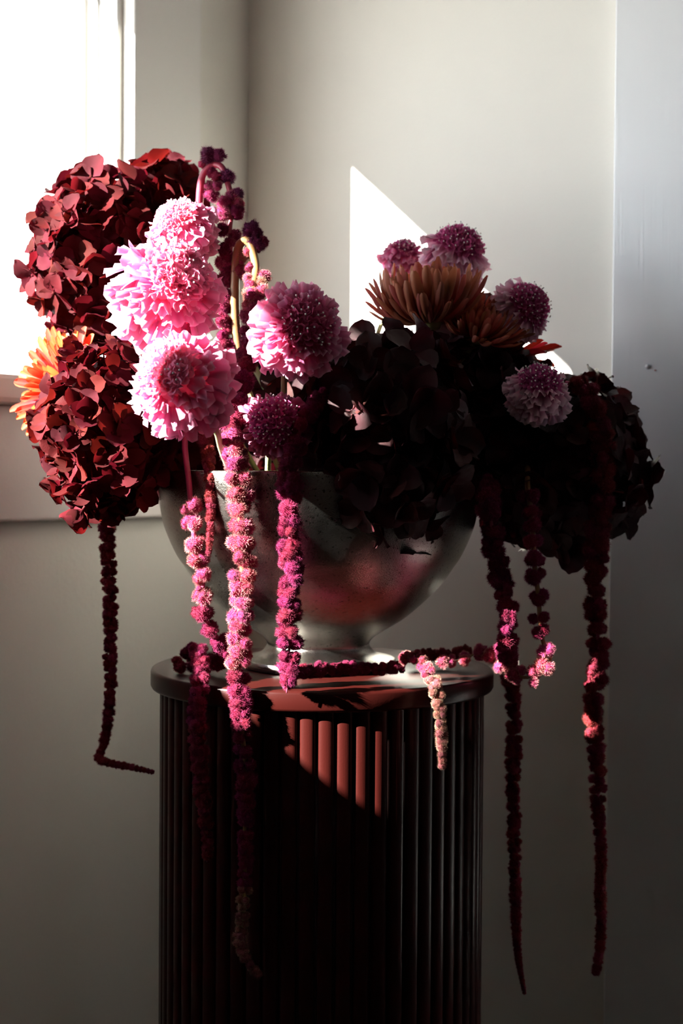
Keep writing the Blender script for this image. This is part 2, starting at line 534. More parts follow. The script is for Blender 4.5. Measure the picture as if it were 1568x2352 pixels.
def stem_part(root, p0, p1, m, r0, r1, bow=(0, 0, 0), name='stem'):
    mid = (p0 + p1) / 2 + Vector(bow)
    pts = smooth_path([p0 - root.location, mid - root.location, p1 - root.location], 5)
    b = MB(); b.tube(pts, [r0 + (r1 - r0) * i / (len(pts) - 1) for i in range(len(pts))], 8)
    return link(name, b.mesh(name, m), root)


# ---------------------------------------------------------------- hydrangeas
def sepal_mesh(rng, m):
    """rounded sepal, base at the origin, along +Y, 1 long"""
    rows = [0.0, 0.10, 0.26, 0.45, 0.64, 0.80, 0.92, 1.0]
    nx, ny = 5, len(rows)
    wid = rng.uniform(0.86, 1.08)
    cup, curl, twist = rng.uniform(0.05, 0.28), rng.uniform(-0.25, 0.3), rng.uniform(-0.2, 0.2)
    vs, uv = [], []
    for j, t in enumerate(rows):
        u_ = t ** 0.82
        hwid = 0.5 * wid * max(0.07, math.sqrt(max(0, 1 - (2 * u_ - 1) ** 2)) ** 0.85) * (1 if j < ny - 1 else 1.6)
        for i in range(nx):
            s_ = i / (nx - 1) * 2 - 1
            x = s_ * hwid
            y = t - (0.05 * s_ * s_ if j > 4 else 0)
            z = cup * s_ * s_ * math.sin(PI * t) * 0.9 + curl * t * t + twist * s_ * t * 0.6 + 0.025 * math.sin(7 * t + 5 * s_ + cup * 40)
            z -= 0.02 if i == nx // 2 else 0
            vs.append((x, y + 0.02, z)); uv.append((i / (nx - 1), t))
    fs = [(j * nx + i, j * nx + i + 1, (j + 1) * nx + i + 1, (j + 1) * nx + i) for j in range(ny - 1) for i in range(nx - 1)]
    b = MB(); b.add(vs, fs, uv)
    return b


def floret_eye(b, sc=1.0):
    b.tube([(0, 0, -1.3), (0.02, 0.02, -0.6), (0, 0, 0)], [0.035, 0.04, 0.05], 5)
    rr = 0.10
    vs = [(0, 0, rr)] + [(rr * math.cos(a * PI / 3), rr * math.sin(a * PI / 3), 0.02) for a in range(6)] + [(0, 0, -rr * 0.5)]
    b.add(vs, [(0, 1 + k, 1 + (k + 1) % 6) for k in range(6)] + [(7, 1 + (k + 1) % 6, 1 + k) for k in range(6)])


HYD = {}
for key, m in (('red', M_HYD), ('dark', M_HYD_SHADE)):
    rg = random.Random(11)
    raw = [sepal_mesh(rg, m) for _ in range(7)]
    eb = MB(); floret_eye(eb)
    whole = []
    for q in range(4):
        wb = MB(); floret_eye(wb)
        for k in range(4):
            M4 = Matrix.Rotation(k * PI / 2 + rg.uniform(-.2, .2), 4, 'Z') @ Matrix.Rotation(rg.uniform(0.1, 0.6), 4, 'X')
            sb = raw[rg.randrange(7)]
            wb.add([M4 @ Vector(v) for v in sb.v], sb.f, sb.uv)
        whole.append(wb)
    HYD[key] = dict(sep=[s_.mesh('sepal', m) for s_ in raw], eye=eb.mesh('floret', m), whole=[w.mesh('floret', m) for w in whole], wraw=whole)


def hydrangea(label, px, py, Y, rx, rz, ry, ssz, key, seed, n=96, cap=72, group=None):
    """ssz: sepal length in metres"""
    rng = random.Random(seed)
    C = at(px, py, Y)
    root_p = stem_root(rng)
    t = thing('hydrangea', label, 'hydrangea', root_p, group)
    h = HYD[key]
    gold = PI * (3 - math.sqrt(5))
    spots = []
    for i in range(n):
        z = 1 - 2 * (i + 0.5) / n
        a = gold * i + seed
        rr = math.sqrt(max(0, 1 - z * z))
        d = Vector((rr * math.cos(a), rr * math.sin(a), z)) + Vector((rng.gauss(0, .09), rng.gauss(0, .09), rng.gauss(0, .09)))
        d.normalize()
        k = rng.uniform(0.80, 0.98)
        pos = C + Vector((d.x * rx, d.y * ry, d.z * rz)) * k
        nrm = Vector((d.x / rx, d.y / ry, d.z / rz)).normalized()
        nrm = (nrm + Vector((rng.gauss(0, .28), rng.gauss(0, .28), rng.gauss(0, .28)))).normalized()
        to = (CAMP - pos).normalized()
        spots.append((d.dot(to), pos, nrm))
    spots.sort(key=lambda s_: -s_[0])
    for j, (f, pos, nrm) in enumerate(spots):
        s_ = ssz * rng.uniform(0.82, 1.15)
        M4 = T(pos - root_p) @ frame_z(nrm, rng.uniform(0, 2 * PI)) @ Matrix.Scale(s_, 4)
        if j < cap and f > -0.35:
            fo = link('floret', h['eye'], t, M4)
            op = rng.uniform(0.0, 0.75)
            for k in range(4):
                link('sepal', h['sep'][rng.randrange(7)], fo,
                     Matrix.Rotation(k * PI / 2 + rng.uniform(-.25, .25), 4, 'Z') @ Matrix.Rotation(op + rng.uniform(-.25, .3), 4, 'X')
                     @ Matrix.Rotation(rng.uniform(-.35, .35), 4, 'Y') @ Matrix.Scale(rng.uniform(0.85, 1.12), 4))
        else:
            link('floret', h['whole'][rng.randrange(4)], t, M4)
    # the crowded florets underneath, which close the head
    ib = MB()
    for i in range(int(n * 0.9)):
        z = 1 - 2 * (i + 0.5) / (n * 0.9)
        a = gold * i * 1.0 + 2 * seed
        rr = math.sqrt(max(0, 1 - z * z))
        d = Vector((rr * math.cos(a), rr * math.sin(a), z))
        M4 = T(C - root_p + Vector((d.x * rx, d.y * ry, d.z * rz)) * rng.uniform(0.60, 0.74)) @ frame_z(d + Vector((rng.gauss(0, .2), rng.gauss(0, .2), rng.gauss(0, .2))), rng.uniform(0, 6)) @ Matrix.Scale(ssz * 1.1, 4)
        wb = h['wraw'][rng.randrange(4)]
        ib.add([M4 @ Vector(v) for v in wb.v], wb.f, wb.uv)
    # stalks from the stem head outwards
    base = C + (root_p - C).normalized() * min(rx, rz) * 0.35
    link('inner_florets', ib.mesh('inner_florets', M_HYD if key == 'red' else M_HYD_SHADE), t, kind='stuff')
    sb = MB()
    for f, pos, nrm in spots[::3]:
        sb.tube([base - root_p, (base + pos) / 2 - root_p, pos - root_p], [0.0016, 0.0012, 0.0009], 4)
    link('stalks', sb.mesh('stalks', M_STEMRED), t, kind='stuff')
    stem_part(t, root_p, base, M_STEMGRN, 0.0032, 0.003, (0, 0, 0.01))
    return t


GH = 'burgundy hydrangea heads'
hydrangea('burgundy hydrangea head rising highest in front of the window', 225, 600, 1.33, .0615, .0830, .075, .0205, 'red', 3, 104, 74, GH)
hydrangea('small burgundy hydrangea head leaning behind the topmost pink scabious', 372, 470, 1.39, .036, .046, .045, .0205, 'red', 23, 40, 40, GH)
hydrangea('sunlit burgundy hydrangea head hanging low over the bowl rim beside the window sill', 245, 990, 1.22, .0545, .0760, .070, .0185, 'red', 5, 104, 74, GH)
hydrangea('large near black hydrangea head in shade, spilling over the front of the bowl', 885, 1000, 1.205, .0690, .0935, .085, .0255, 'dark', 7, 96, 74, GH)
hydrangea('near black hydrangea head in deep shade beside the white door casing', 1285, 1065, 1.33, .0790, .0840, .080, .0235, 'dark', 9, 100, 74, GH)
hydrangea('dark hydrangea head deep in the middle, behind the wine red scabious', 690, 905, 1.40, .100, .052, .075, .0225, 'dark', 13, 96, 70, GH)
hydrangea('unseen dark hydrangea head added behind the bowl to shade the wall', 650, 1085, 1.475, .085, .065, .045, .0235, 'dark', 27, 80, 40, GH)  # hidden from the camera, added to block sun from the wall
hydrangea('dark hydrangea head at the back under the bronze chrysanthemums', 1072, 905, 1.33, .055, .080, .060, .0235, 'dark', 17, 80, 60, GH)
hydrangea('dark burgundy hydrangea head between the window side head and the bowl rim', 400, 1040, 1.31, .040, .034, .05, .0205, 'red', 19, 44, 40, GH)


# ---------------------------------------------------------------- scabious
def ruffle_mesh(rng, m, ruff=0.11):
    nx, ny = 9, 5
    ph, fr = rng.uniform(0, 6), rng.uniform(4.0, 7.5)
    rec = rng.uniform(-0.15, 0.30)
    jag = [rng.uniform(-0.10, 0.08) for _ in range(nx)]
    vs, uv = [], []
    for j in range(ny):
        t = j / (ny - 1)
        hwid = 0.13 + 0.40 * t ** 0.8
        for i in range(nx):
            s_ = i / (nx - 1) * 2 - 1
            ang = s_ * (0.35 + 0.25 * t)
            rad = t * (1 - 0.10 * s_ * s_) + (jag[i] if j == ny - 1 else jag[i] * 0.4 * t)
            x = s_ * hwid * (1 - 0.05 * t)
            y = rad * math.cos(ang * 0.5)
            z = ruff * t ** 1.6 * math.sin(fr * s_ + ph) - rec * t * t + 0.07 * s_ * s_
            vs.append((x, y, z)); uv.append((i / (nx - 1), t))
    fs = [(j * nx + i, j * nx + i + 1, (j + 1) * nx + i + 1, (j + 1) * nx + i) for j in range(ny - 1) for i in range(nx - 1)]
    b = MB(); b.add(vs, fs, uv)
    return b.mesh('petal', m)


RUF = {}
for key, m in (('pink', M_SCAB), ('wine', M_SCABW), ('dusty', M_SCABP)):
    rg = random.Random(21)
    RUF[key] = [ruffle_mesh(rg, m, rg.uniform(0.14, 0.28)) for _ in range(7)]


def scabious(label, px, py, Y, Rm, axis, key, disc, seed, cone=42, stem_to=None, pins=46, lift=0.97):
    rng = random.Random(seed)
    C = at(px, py, Y)
    root_p = stem_root(rng)
    t = thing('scabious', label, 'flower', root_p, 'pink scabious blooms')
    ax = Vector(axis).normalized()
    A = frame_z(ax, rng.uniform(0, 6))
    core = 0.66 * Rm
    # dome
    b = MB()
    b.lathe([(core * 0.98 * math.sin(q), core * 0.98 * math.cos(q)) for q in [PI * k / 12 for k in range(11, 0, -1)]], 20)
    link('dome', b.mesh('dome', disc), t, T(C - root_p) @ A)
    # ruffled petals in rings from the rim up
    rings = [(122, 15, 0.60, 62), (108, 19, 0.64, 66), (95, 21, 0.62, 58), (82, 20, 0.54, 50), (70, 19, 0.46, 42), (58, 17, 0.38, 34), (46, 15, 0.33, 28), (36, 12, 0.29, 22), (27, 9, 0.26, 18)]
    rings = [r_ for r_ in rings if r_[0] > cone]
    for k, (pol, n, ln, tau) in enumerate(rings):
        for i in range(n):
            p_ = R(pol + rng.uniform(-6, 6))
            a = 2 * PI * (i + (k % 2) * 0.5) / n + rng.uniform(-.12, .12)
            nrm = Vector((math.sin(p_) * math.cos(a), math.sin(p_) * math.sin(a), math.cos(p_)))
            tan = Vector((math.cos(p_) * math.cos(a), math.cos(p_) * math.sin(a), -math.sin(p_)))
            ta = R(tau + rng.uniform(-20, 24))
            yv = (nrm * math.cos(ta) + tan * math.sin(ta)).normalized()
            zv = (nrm * math.sin(ta) - tan * math.cos(ta)).normalized()
            xv = yv.cross(zv)
            M3 = Matrix((xv, yv, zv)).transposed().to_4x4()
            link('petal', RUF[key][rng.randrange(7)], t, T(C - root_p) @ A @ T(nrm * core * 0.90) @ M3 @ Matrix.Rotation(rng.uniform(-.6, .6), 4, 'Y') @ Matrix.Rotation(rng.uniform(-.25, .25), 4, 'Z') @ Matrix.Scale(Rm * ln * rng.uniform(0.82, 1.12), 4))
    # tight florets of the disc and their pins
    fb, pb = MB(), MB()
    gold = PI * (3 - math.sqrt(5))
    n = 84
    zc = math.cos(R(cone + 10))
    for i in range(n):
        z = 1 - (1 - zc) * (i + 0.5) / n
        a = gold * i
        rr = math.sqrt(1 - z * z)
        d = Vector((rr * math.cos(a), rr * math.sin(a), z))
        F4 = T(d * core * lift) @ frame_z(d + Vector((rng.gauss(0, .12), rng.gauss(0, .12), rng.gauss(0, .12))), rng.uniform(0, 6))
        L = Rm * 0.19 * rng.uniform(0.8, 1.2)
        for q in range(4):
            M4 = F4 @ Matrix.Rotation(q * PI / 2, 4, 'Z') @ Matrix.Rotation(R(rng.uniform(15, 50)), 4, 'X')
            vs = [(-0.18, 0, 0), (0.18, 0, 0), (-0.42, 0.6, 0.05), (0, 0.62, -0.08), (0.42, 0.6, 0.05), (-0.3, 1.0, 0.1), (0, 1.08, 0.0), (0.3, 1.0, 0.1)]
            fb.add([M4 @ (Vector(v) * L) for v in vs], [(0, 1, 3, 2), (1, 4, 3), (2, 3, 6, 5), (3, 4, 7, 6)], [(0, v[1] / 1.08) for v in vs])
        if rng.random() < pins / n:
            e = d * (core * lift)
            dd = (d + Vector((rng.gauss(0, .14), rng.gauss(0, .14), rng.gauss(0, .14)))).normalized()
            tip = e + dd * Rm * rng.uniform(0.15, 0.25)
            pb.tube([e, (e + tip) / 2, tip], [0.00018] * 3, 3, False)
            rb = 0.00095
            vs = [tip + Vector(v) * rb for v in ((1, 0, 0), (-1, 0, 0), (0, 1, 0), (0, -1, 0), (0, 0, 1), (0, 0, -1))]
            pb.add(vs, [(0, 2, 4), (2, 1, 4), (1, 3, 4), (3, 0, 4), (2, 0, 5), (1, 2, 5), (3, 1, 5), (0, 3, 5)], [(0, 1)] * 6)
    link('disc_florets', fb.mesh('disc_florets', disc), t, T(C - root_p) @ A, 'stuff')
    link('pins', pb.mesh('pins', M_PIN), t, T(C - root_p) @ A, 'stuff')
    back = C - ax * core * 0.85
    if stem_to:
        b = MB()
        pts = smooth_path([back - root_p] + [at(*q) - root_p for q in stem_to] + [Vector((0, 0, 0))], 5)
        b.tube(pts, 0.0026, 8)
        link('stem', b.mesh('stem', M_STEMGRN), t)
    else:
        stem_part(t, root_p, back, M_STEMGRN, 0.0026, 0.0022, (0, 0, 0.006))
    return t


scabious('topmost pale pink scabious in front of the highest hydrangea', 418, 527, 1.23, .0305, (-.35, -.62, .68), 'pink', M_DISCL, 31)
scabious('largest pink scabious, its pinned centre turned up towards the wall corner', 382, 672, 1.135, .0455, (.42, -.72, .40), 'pink', M_DISCL, 32, cone=26, pins=36, lift=1.12)
scabious('bright pink scabious facing out, lowest of the three over the window side', 417, 880, 1.085, .0400, (-.36, -.85, .36), 'pink', M_DISCL, 33, stem_to=[(495, 985, 1.13), (525, 1075, 1.18)], cone=24, pins=30, lift=1.12)
scabious('pink scabious with a shaded pinned face beside the tall amaranth hooks', 687, 760, 1.12, .0385, (.34, -.90, .16), 'pink', M_DISC, 34, stem_to=[(652, 880, 1.18)])
scabious('wine red scabious just above the bowl rim', 632, 975, 1.15, .0285, (-.05, -.95, .28), 'wine', M_DISC, 35, stem_to=[(615, 1085, 1.19)], pins=74, cone=58)
scabious('small pink scabious in front of the sunlit patch on the wall', 925, 592, 1.40, .0225, (.15, -.35, .92), 'pink', M_DISC, 36)
scabious('high pink scabious standing above the bronze chrysanthemum', 1048, 580, 1.34, .0325, (.30, -.48, .82), 'dusty', M_DISC, 37, pins=74, cone=58)
scabious('mauve scabious with a dark pinned globe beyond the bronze chrysanthemums', 1203, 708, 1.29, .0285, (.60, -.62, .42), 'dusty', M_DISC, 38, pins=84, cone=66)
scabious('shaded dusty pink scabious with loose lower petals above the door side hydrangea', 1236, 898, 1.235, .0285, (.10, -.55, .83), 'dusty', M_DISC, 39, pins=74, cone=52, stem_to=[(1225, 950, 1.32), (1120, 1010, 1.33)])


# ---------------------------------------------------------------- chrysanthemums
def quill_mesh(m, bend, wid, spoon=0.0):
    """petal 1 long starting along +Y, bending up to +Z by `bend` radians"""
    rows = [0.0, 0.15, 0.30, 0.45, 0.60, 0.74, 0.86, 0.94, 1.0]
    nx, ny = 5, len(rows)
    vs, uv = [], []
    y = z = 0.0
    for j, t in enumerate(rows):
        an = bend * t ** 1.3
        if j:
            y += math.cos(an) * (t - rows[j - 1]); z += math.sin(an) * (t - rows[j - 1])
        hwid = wid * (0.55 + 0.6 * t) * (1 if t < 0.8 else math.sqrt(max(0.10, 1 - ((t - 0.8) / 0.21) ** 2)))
        for i in range(nx):
            s_ = i / (nx - 1) * 2 - 1
            lift = (s_ * s_) * hwid * (0.85 - 0.3 * spoon * t)
            vs.append((s_ * hwid, y - math.sin(an) * lift, z + math.cos(an) * lift)); uv.append((i / (nx - 1), t))
    fs = [(j * nx + i, j * nx + i + 1, (j + 1) * nx + i + 1, (j + 1) * nx + i) for j in range(ny - 1) for i in range(nx - 1)]
    b = MB(); b.add(vs, fs, uv)
    return b.mesh('petal', m)


def chrysanthemum(label, px, py, Y, axis, rings, m, seed, bends, wid=0.13, arc=None, spread=1.0):
    rng = random.Random(seed)
    C = at(px, py, Y)
    root_p = stem_root(rng)
    t = thing('chrysanthemum', label, 'flower', root_p, 'chrysanthemum blooms')
    ax = Vector(axis).normalized()
    A = frame_z(ax, 0)
    qs = [quill_mesh(m, bd, wid * rng.uniform(0.9, 1.1), rng.random()) for bd in bends]
    for pol, n, ln, base in rings:
        for i in range(n):
            a = 2 * PI * i / n + rng.uniform(-.12, .12) + pol
            p_ = R(pol + rng.uniform(-6, 6))
            yv = Vector((math.sin(p_) * math.cos(a), math.sin(p_) * math.sin(a), math.cos(p_)))
            zv = Vector((-math.cos(p_) * math.cos(a), -math.cos(p_) * math.sin(a), math.sin(p_)))
            xv = yv.cross(zv)
            M3 = Matrix((xv, yv, zv)).transposed().to_4x4()
            bp = Vector((math.cos(a), math.sin(a), 0)) * base
            link('petal', qs[rng.randrange(len(qs))], t, T(C - root_p) @ A @ T(bp) @ M3 @ Matrix.Rotation(rng.uniform(-.2, .2), 4, 'Y') @ Matrix.Scale(ln * rng.uniform(0.86, 1.1), 4))
    b = MB(); b.lathe([(0.002, -0.008), (0.009, -0.006), (0.012, 0.0), (0.009, 0.007), (0.002, 0.010)], 16)
    link('calyx', b.mesh('calyx', M_STEMGRN), t, T(C - root_p) @ A)
    stem_part(t, root_p, C - ax * 0.007, M_STEMGRN, 0.003, 0.0026)
    return t


chrysanthemum('wide bronze chrysanthemum with upcurled spoon petals under the high scabious', 985, 742, 1.27, (-.10, -.06, 1),
              [(100, 30, .038, .008), (93, 32, .050, .008), (86, 32, .060, .008), (76, 30, .062, .007), (64, 26, .060, .006), (50, 22, .056, .006), (34, 16, .053, .004), (18, 9, .050, .003)],
              M_MUM, 41, [0.95, 1.15, 1.35, 1.5], 0.062)
chrysanthemum('darker bronze chrysanthemum tucked under the mauve scabious', 1095, 768, 1.28, (.25, -.45, .85),
              [(98, 28, .042, .007), (88, 28, .042, .007), (76, 26, .038, .006), (62, 22, .036, .006), (48, 16, .032, .005), (32, 12, .030, .004), (18, 8, .028, .003)],
              M_MUM, 42, [0.8, 1.1, 1.35], 0.065)
chrysanthemum('orange chrysanthemum in full sun by the window sill', 152, 892, 1.30, (-.72, -.60, .25),
              [(92, 22, .050, .007), (80, 24, .050, .007), (68, 22, .047, .007), (55, 20, .043, .006), (40, 16, .038, .005), (24, 10, .034, .003)],
              M_MUMO, 43, [0.15, 0.3, 0.5, 0.25], 0.085)
chrysanthemum('flat red chrysanthemum with two petals pointing to the door casing', 1165, 822, 1.33, (.05, .05, 1),
              [(86, 13, .046, .004), (76, 12, .040, .004), (60, 10, .032, .003)], M_MUMR, 44, [0.1, 0.2, -0.1], 0.11)


# ---------------------------------------------------------------- amaranth
def tassel_mesh(rng, m):
    """fuzzy ball, radius 1"""
    bm = bmesh.new()
    bmesh.ops.create_icosphere(bm, subdivisions=3, radius=1.0)
    off = Vector((rng.uniform(0, 50), rng.uniform(0, 50), rng.uniform(0, 50)))
    for v in bm.verts:
        d = v.co.normalized()
        k = 0.82 + 0.30 * noise.noise(d * 1.6 + off) + 0.22 * noise.noise(d * 4.2 + off) + 0.12 * noise.noise(d * 11 + off)
        v.co = d * k
    b = MB()
    bm.verts.ensure_lookup_table()
    vs = [v.co.copy() for v in bm.verts]
    b.add(vs, [[v.index for v in f.verts] for f in bm.faces], [(0, 0.25 + 0.5 * max(0, noise.noise(v.normalized() * 6 + off))) for v in vs])
    fl = list(bm.faces)
    for _ in range(1100):
        f = fl[rng.randrange(len(fl))]
        c = f.calc_center_median()
        d = (c.normalized() + Vector((rng.gauss(0, .45), rng.gauss(0, .45), rng.gauss(0, .45)))).normalized()
        s_ = d.orthogonal().normalized() * rng.uniform(0.014, 0.035)
        L = rng.uniform(0.18, 0.50)
        b.add([c - s_, c + s_, c + d * L], [(0, 1, 2)], [(0, 0.3), (0, 0.3), (0, 1)])
    bm.free()
    return b.mesh('tassel', m)


TAS = {}
for key, m in (('pink', M_AMP), ('crimson', M_AMC), ('dark', M_AMD), ('tan', M_AMT), ('plum', M_AMV)):
    rg = random.Random(77)
    TAS[key] = [tassel_mesh(rg, m) for _ in range(4)]


def amaranth(label, path, widths, key, seed, stem_r=0.0022, stem_mat=None, gaps=(), start=0.0, dense=1.0, tan_tip=0.0, per=3, clusters=(), root=None, keys=None, zfloor=None):
    """path: (px, py, Y) points; widths: (fraction, px width) pairs; tassels from fraction `start` on"""
    rng = random.Random(seed)
    P = smooth_path([at(*q) for q in path], 10)
    if zfloor is not None:
        pass
    cum = [0.0]
    for a, b_ in zip(P, P[1:]):
        cum.append(cum[-1] + (b_ - a).length)
    tot = cum[-1]
    rp = P[0]
    t = thing('amaranth', label, 'flower', rp, 'hanging amaranth tassels')

    def pt(s_):
        s_ = min(max(s_, 0), tot)
        for i in range(1, len(cum)):
            if cum[i] >= s_:
                u = (s_ - cum[i - 1]) / max(1e-9, cum[i] - cum[i - 1])
                return P[i - 1].lerp(P[i], u), (P[i] - P[i - 1]).normalized()
        return P[-1], (P[-1] - P[-2]).normalized()

    def wid(f):
        for (f0, w0), (f1, w1) in zip(widths, widths[1:]):
            if f <= f1:
                return w0 + (w1 - w0) * (f - f0) / max(1e-9, f1 - f0)
        return widths[-1][1]

    b = MB()
    pts = P[::3] + [P[-1]]
    b.tube([p_ - rp for p_ in pts], [stem_r * (1 - 0.75 * i / (len(pts) - 1)) for i in range(len(pts))], 8)
    link('stem', b.mesh('stem', stem_mat or M_STEMRED), t)
    s_ = start * tot
    k = 0
    while s_ < tot:
        f = s_ / tot
        p_, tg = pt(s_)
        w = pxm(wid(f), p_.y)
        if any(g0 < f < g1 for g0, g1 in gaps):
            s_ += 0.004
            continue
        kk = key
        if keys:
            for f0, q in keys:
                if f >= f0:
                    kk = q
        if f > 1 - tan_tip:
            kk = 'tan'
        a0 = rng.uniform(0, 2 * PI)
        ax = tg.orthogonal().normalized()
        bx = tg.cross(ax)
        m_ = per if w > pxm(32, p_.y) else 1
        for q in range(m_):
            a = a0 + 2 * PI * q / m_ + rng.uniform(-.5, .5)
            rr = w * rng.uniform(0.22, 0.34)
            off = max(0, w * 0.5 - rr) * rng.uniform(0.6, 1.15)
            c = p_ + (ax * math.cos(a) + bx * math.sin(a)) * off + tg * rng.uniform(-.12, .12) * w
            if m_ == 1:
                rr = w * 0.5; c = p_
            link('tassel', TAS[kk][rng.randrange(4)], t, T(c - rp) @ Euler((rng.uniform(0, 6), rng.uniform(0, 6), rng.uniform(0, 6))).to_matrix().to_4x4() @ Matrix.Diagonal((rr, rr, rr * rng.uniform(0.85, 1.1), 1)))
            k += 1
        s_ += w * (0.44 if m_ > 1 else 0.55) / dense * rng.uniform(0.8, 1.2)
    for cl in clusters:
        cp = at(cl[0], cl[1], 1.2)
        Yb = min(P, key=lambda q: (at(cl[0], cl[1], q.y) - q).length).y
        c = at(cl[0], cl[1], Yb)
        rr = pxm(cl[2], Yb)
        link('tassel', TAS[cl[3]][rng.randrange(4)], t, T(c - rp) @ Euler((rng.uniform(0, 6), rng.uniform(0, 6), rng.uniform(0, 6))).to_matrix().to_4x4() @ Matrix.Scale(rr * 1.12, 4))
    return t


amaranth('dark amaranth hanging alone below the hydrangea by the sill, tip bent sideways',
         [(300, 1080, 1.30), (250, 1150, 1.28), (247, 1230, 1.28), (252, 1400, 1.28), (254, 1560, 1.28), (247, 1660, 1.28), (236, 1715, 1.28), (226, 1742, 1.275), (250, 1752, 1.265), (300, 1762, 1.26), (350, 1773, 1.255)],
         [(0, 40), (0.2, 44), (0.5, 40), (0.66, 32), (0.80, 24), (1, 14)], 'dark', 51, start=0.12, dense=0.9)
amaranth('tallest amaranth hook, topped by plum tassels against the wall corner',
         [(470, 900, 1.30), (458, 600, 1.29), (458, 470, 1.28), (464, 410, 1.275), (478, 386, 1.272), (495, 378, 1.27), (512, 388, 1.265), (524, 425, 1.262), (532, 460, 1.26), (530, 500, 1.257), (528, 530, 1.255), (530, 570, 1.25), (524, 640, 1.25), (515, 720, 1.25), (520, 800, 1.25), (530, 900, 1.24)],
         [(0, 40), (0.5, 44), (0.75, 46), (1, 52)], 'crimson', 52, stem_r=0.0040, start=0.74, dense=0.7,  # crimson tassels stand in for the hook's shaded side, pink for sunlit ones
         clusters=[(478, 357, 18, 'plum'), (503, 357, 15, 'plum'), (464, 378, 9, 'pink'), (487, 396, 12, 'crimson'), (521, 406, 17, 'plum'), (501, 408, 14, 'crimson'), (500, 426, 12, 'pink'), (481, 427, 12, 'pink'), (486, 446, 16, 'crimson'),
                   (547, 446, 13, 'plum'), (532, 451, 14, 'pink'), (515, 467, 17, 'pink'), (547, 466, 13, 'pink'), (513, 490, 16, 'pink'), (545, 487, 18, 'crimson'), (512, 527, 15, 'crimson'), (540, 541, 14, 'pink'), (528, 556, 13, 'pink'),
                   (515, 573, 16, 'crimson'), (523, 590, 16, 'crimson'), (506, 603, 13, 'pink'), (521, 614, 17, 'pink'), (524, 634, 18, 'crimson'), (510, 642, 13, 'crimson')])
amaranth('pink amaranth rope, starting in a yellow hook, longest of those before the bowl',
         [(560, 850, 1.25), (545, 780, 1.25), (539, 690, 1.247), (542, 610, 1.243), (548, 570, 1.238), (560, 553, 1.23), (574, 558, 1.222), (582, 585, 1.216), (588, 620, 1.21), (582, 655, 1.20), (578, 700, 1.195), (575, 770, 1.19), (560, 850, 1.18), (545, 920, 1.17), (536, 1000, 1.155), (545, 1090, 1.149), (552, 1180, 1.149), (557, 1280, 1.149), (554, 1400, 1.149), (548, 1500, 1.149), (549, 1600, 1.149), (560, 1720, 1.149), (565, 1820, 1.149), (562, 1920, 1.149), (562, 2030, 1.149), (556, 2120, 1.149), (552, 2165, 1.149), (566, 2205, 1.149), (594, 2240, 1.149)],
         [(0, 50), (0.24, 50), (0.35, 70), (0.48, 74), (0.6, 68), (0.75, 58), (0.85, 44), (0.95, 32), (1, 24)], 'pink', 53, stem_r=0.0045, stem_mat=M_STEMYEL, start=0.245, dense=0.95, keys=((0, 'pink'), (0.26, 'crimson'), (0.40, 'pink'), (0.66, 'crimson'), (0.9, 'tan')),  # pink and crimson stretches put sun and shade into the tassel colour
         clusters=[(576, 528, 19, 'plum'), (589, 535, 14, 'plum'), (578, 558, 12, 'plum'), (593, 560, 17, 'plum'), (605, 556, 12, 'crimson'), (558, 588, 13, 'tan'), (552, 598, 10, 'pink'), (568, 578, 9, 'pink'), (550, 620, 16, 'pink'), (563, 626, 16, 'pink'),
                   (574, 614, 11, 'pink'), (569, 639, 10, 'pink'), (605, 637, 15, 'pink'), (599, 651, 14, 'tan'), (601, 668, 15, 'pink'), (574, 655, 13, 'pink'), (570, 677, 14, 'tan'), (594, 684, 12, 'pink'), (572, 712, 13, 'pink')])
amaranth('thick magenta amaranth rope falling in front of the bowl onto the plinth edge',
         [(745, 900, 1.16), (722, 930, 1.145), (695, 975, 1.134), (674, 1040, 1.134), (664, 1120, 1.134), (665, 1200, 1.134), (667, 1300, 1.134), (665, 1400, 1.134), (664, 1480, 1.134), (663, 1550, 1.134), (658, 1592, 1.1345)],
         [(0, 40), (0.15, 58), (0.4, 66), (0.9, 66), (1, 48)], 'crimson', 54, start=0.03, dense=1.0)
amaranth('magenta amaranth lying along the front of the plinth top',
         [(668, 1548, 1.178), (720, 1540, 1.186), (790, 1536, 1.193), (860, 1534, 1.197), (925, 1532, 1.20)],
         [(0, 42), (0.5, 38), (1, 34)], 'crimson', 55, stem_r=0.0014, start=0.0)
amaranth('pale pink amaranth end draped over the plinth front, its tip in a spot of sun',
         [(925, 1512, 1.185), (945, 1505, 1.182), (968, 1522, 1.172), (990, 1555, 1.160), (1004, 1600, 1.152), (1012, 1660, 1.15), (1014, 1710, 1.15), (1016, 1765, 1.15)],
         [(0, 36), (0.3, 42), (0.6, 38), (1, 20)], 'pink', 56, stem_r=0.0012, start=0.0, keys=((0, 'pink'), (0.35, 'tan'), (0.9, 'tan')))
amaranth('pink amaranth on a bare red stem, looping down onto the plinth top',
         [(440, 930, 1.23), (424, 1010, 1.20), (434, 1110, 1.19), (442, 1200, 1.185), (452, 1270, 1.187), (466, 1330, 1.19), (466, 1400, 1.19), (488, 1450, 1.195), (512, 1485, 1.205), (512, 1515, 1.225), (478, 1522, 1.24), (440, 1522, 1.245), (402, 1528, 1.242)],
         [(0, 50), (0.4, 62), (0.55, 60), (0.7, 56), (1, 50)], 'pink', 57, stem_r=0.0028, start=0.33, dense=0.66, gaps=((0.385, 0.425),), keys=((0, 'pink'), (0.62, 'crimson'), (0.80, 'dark')))
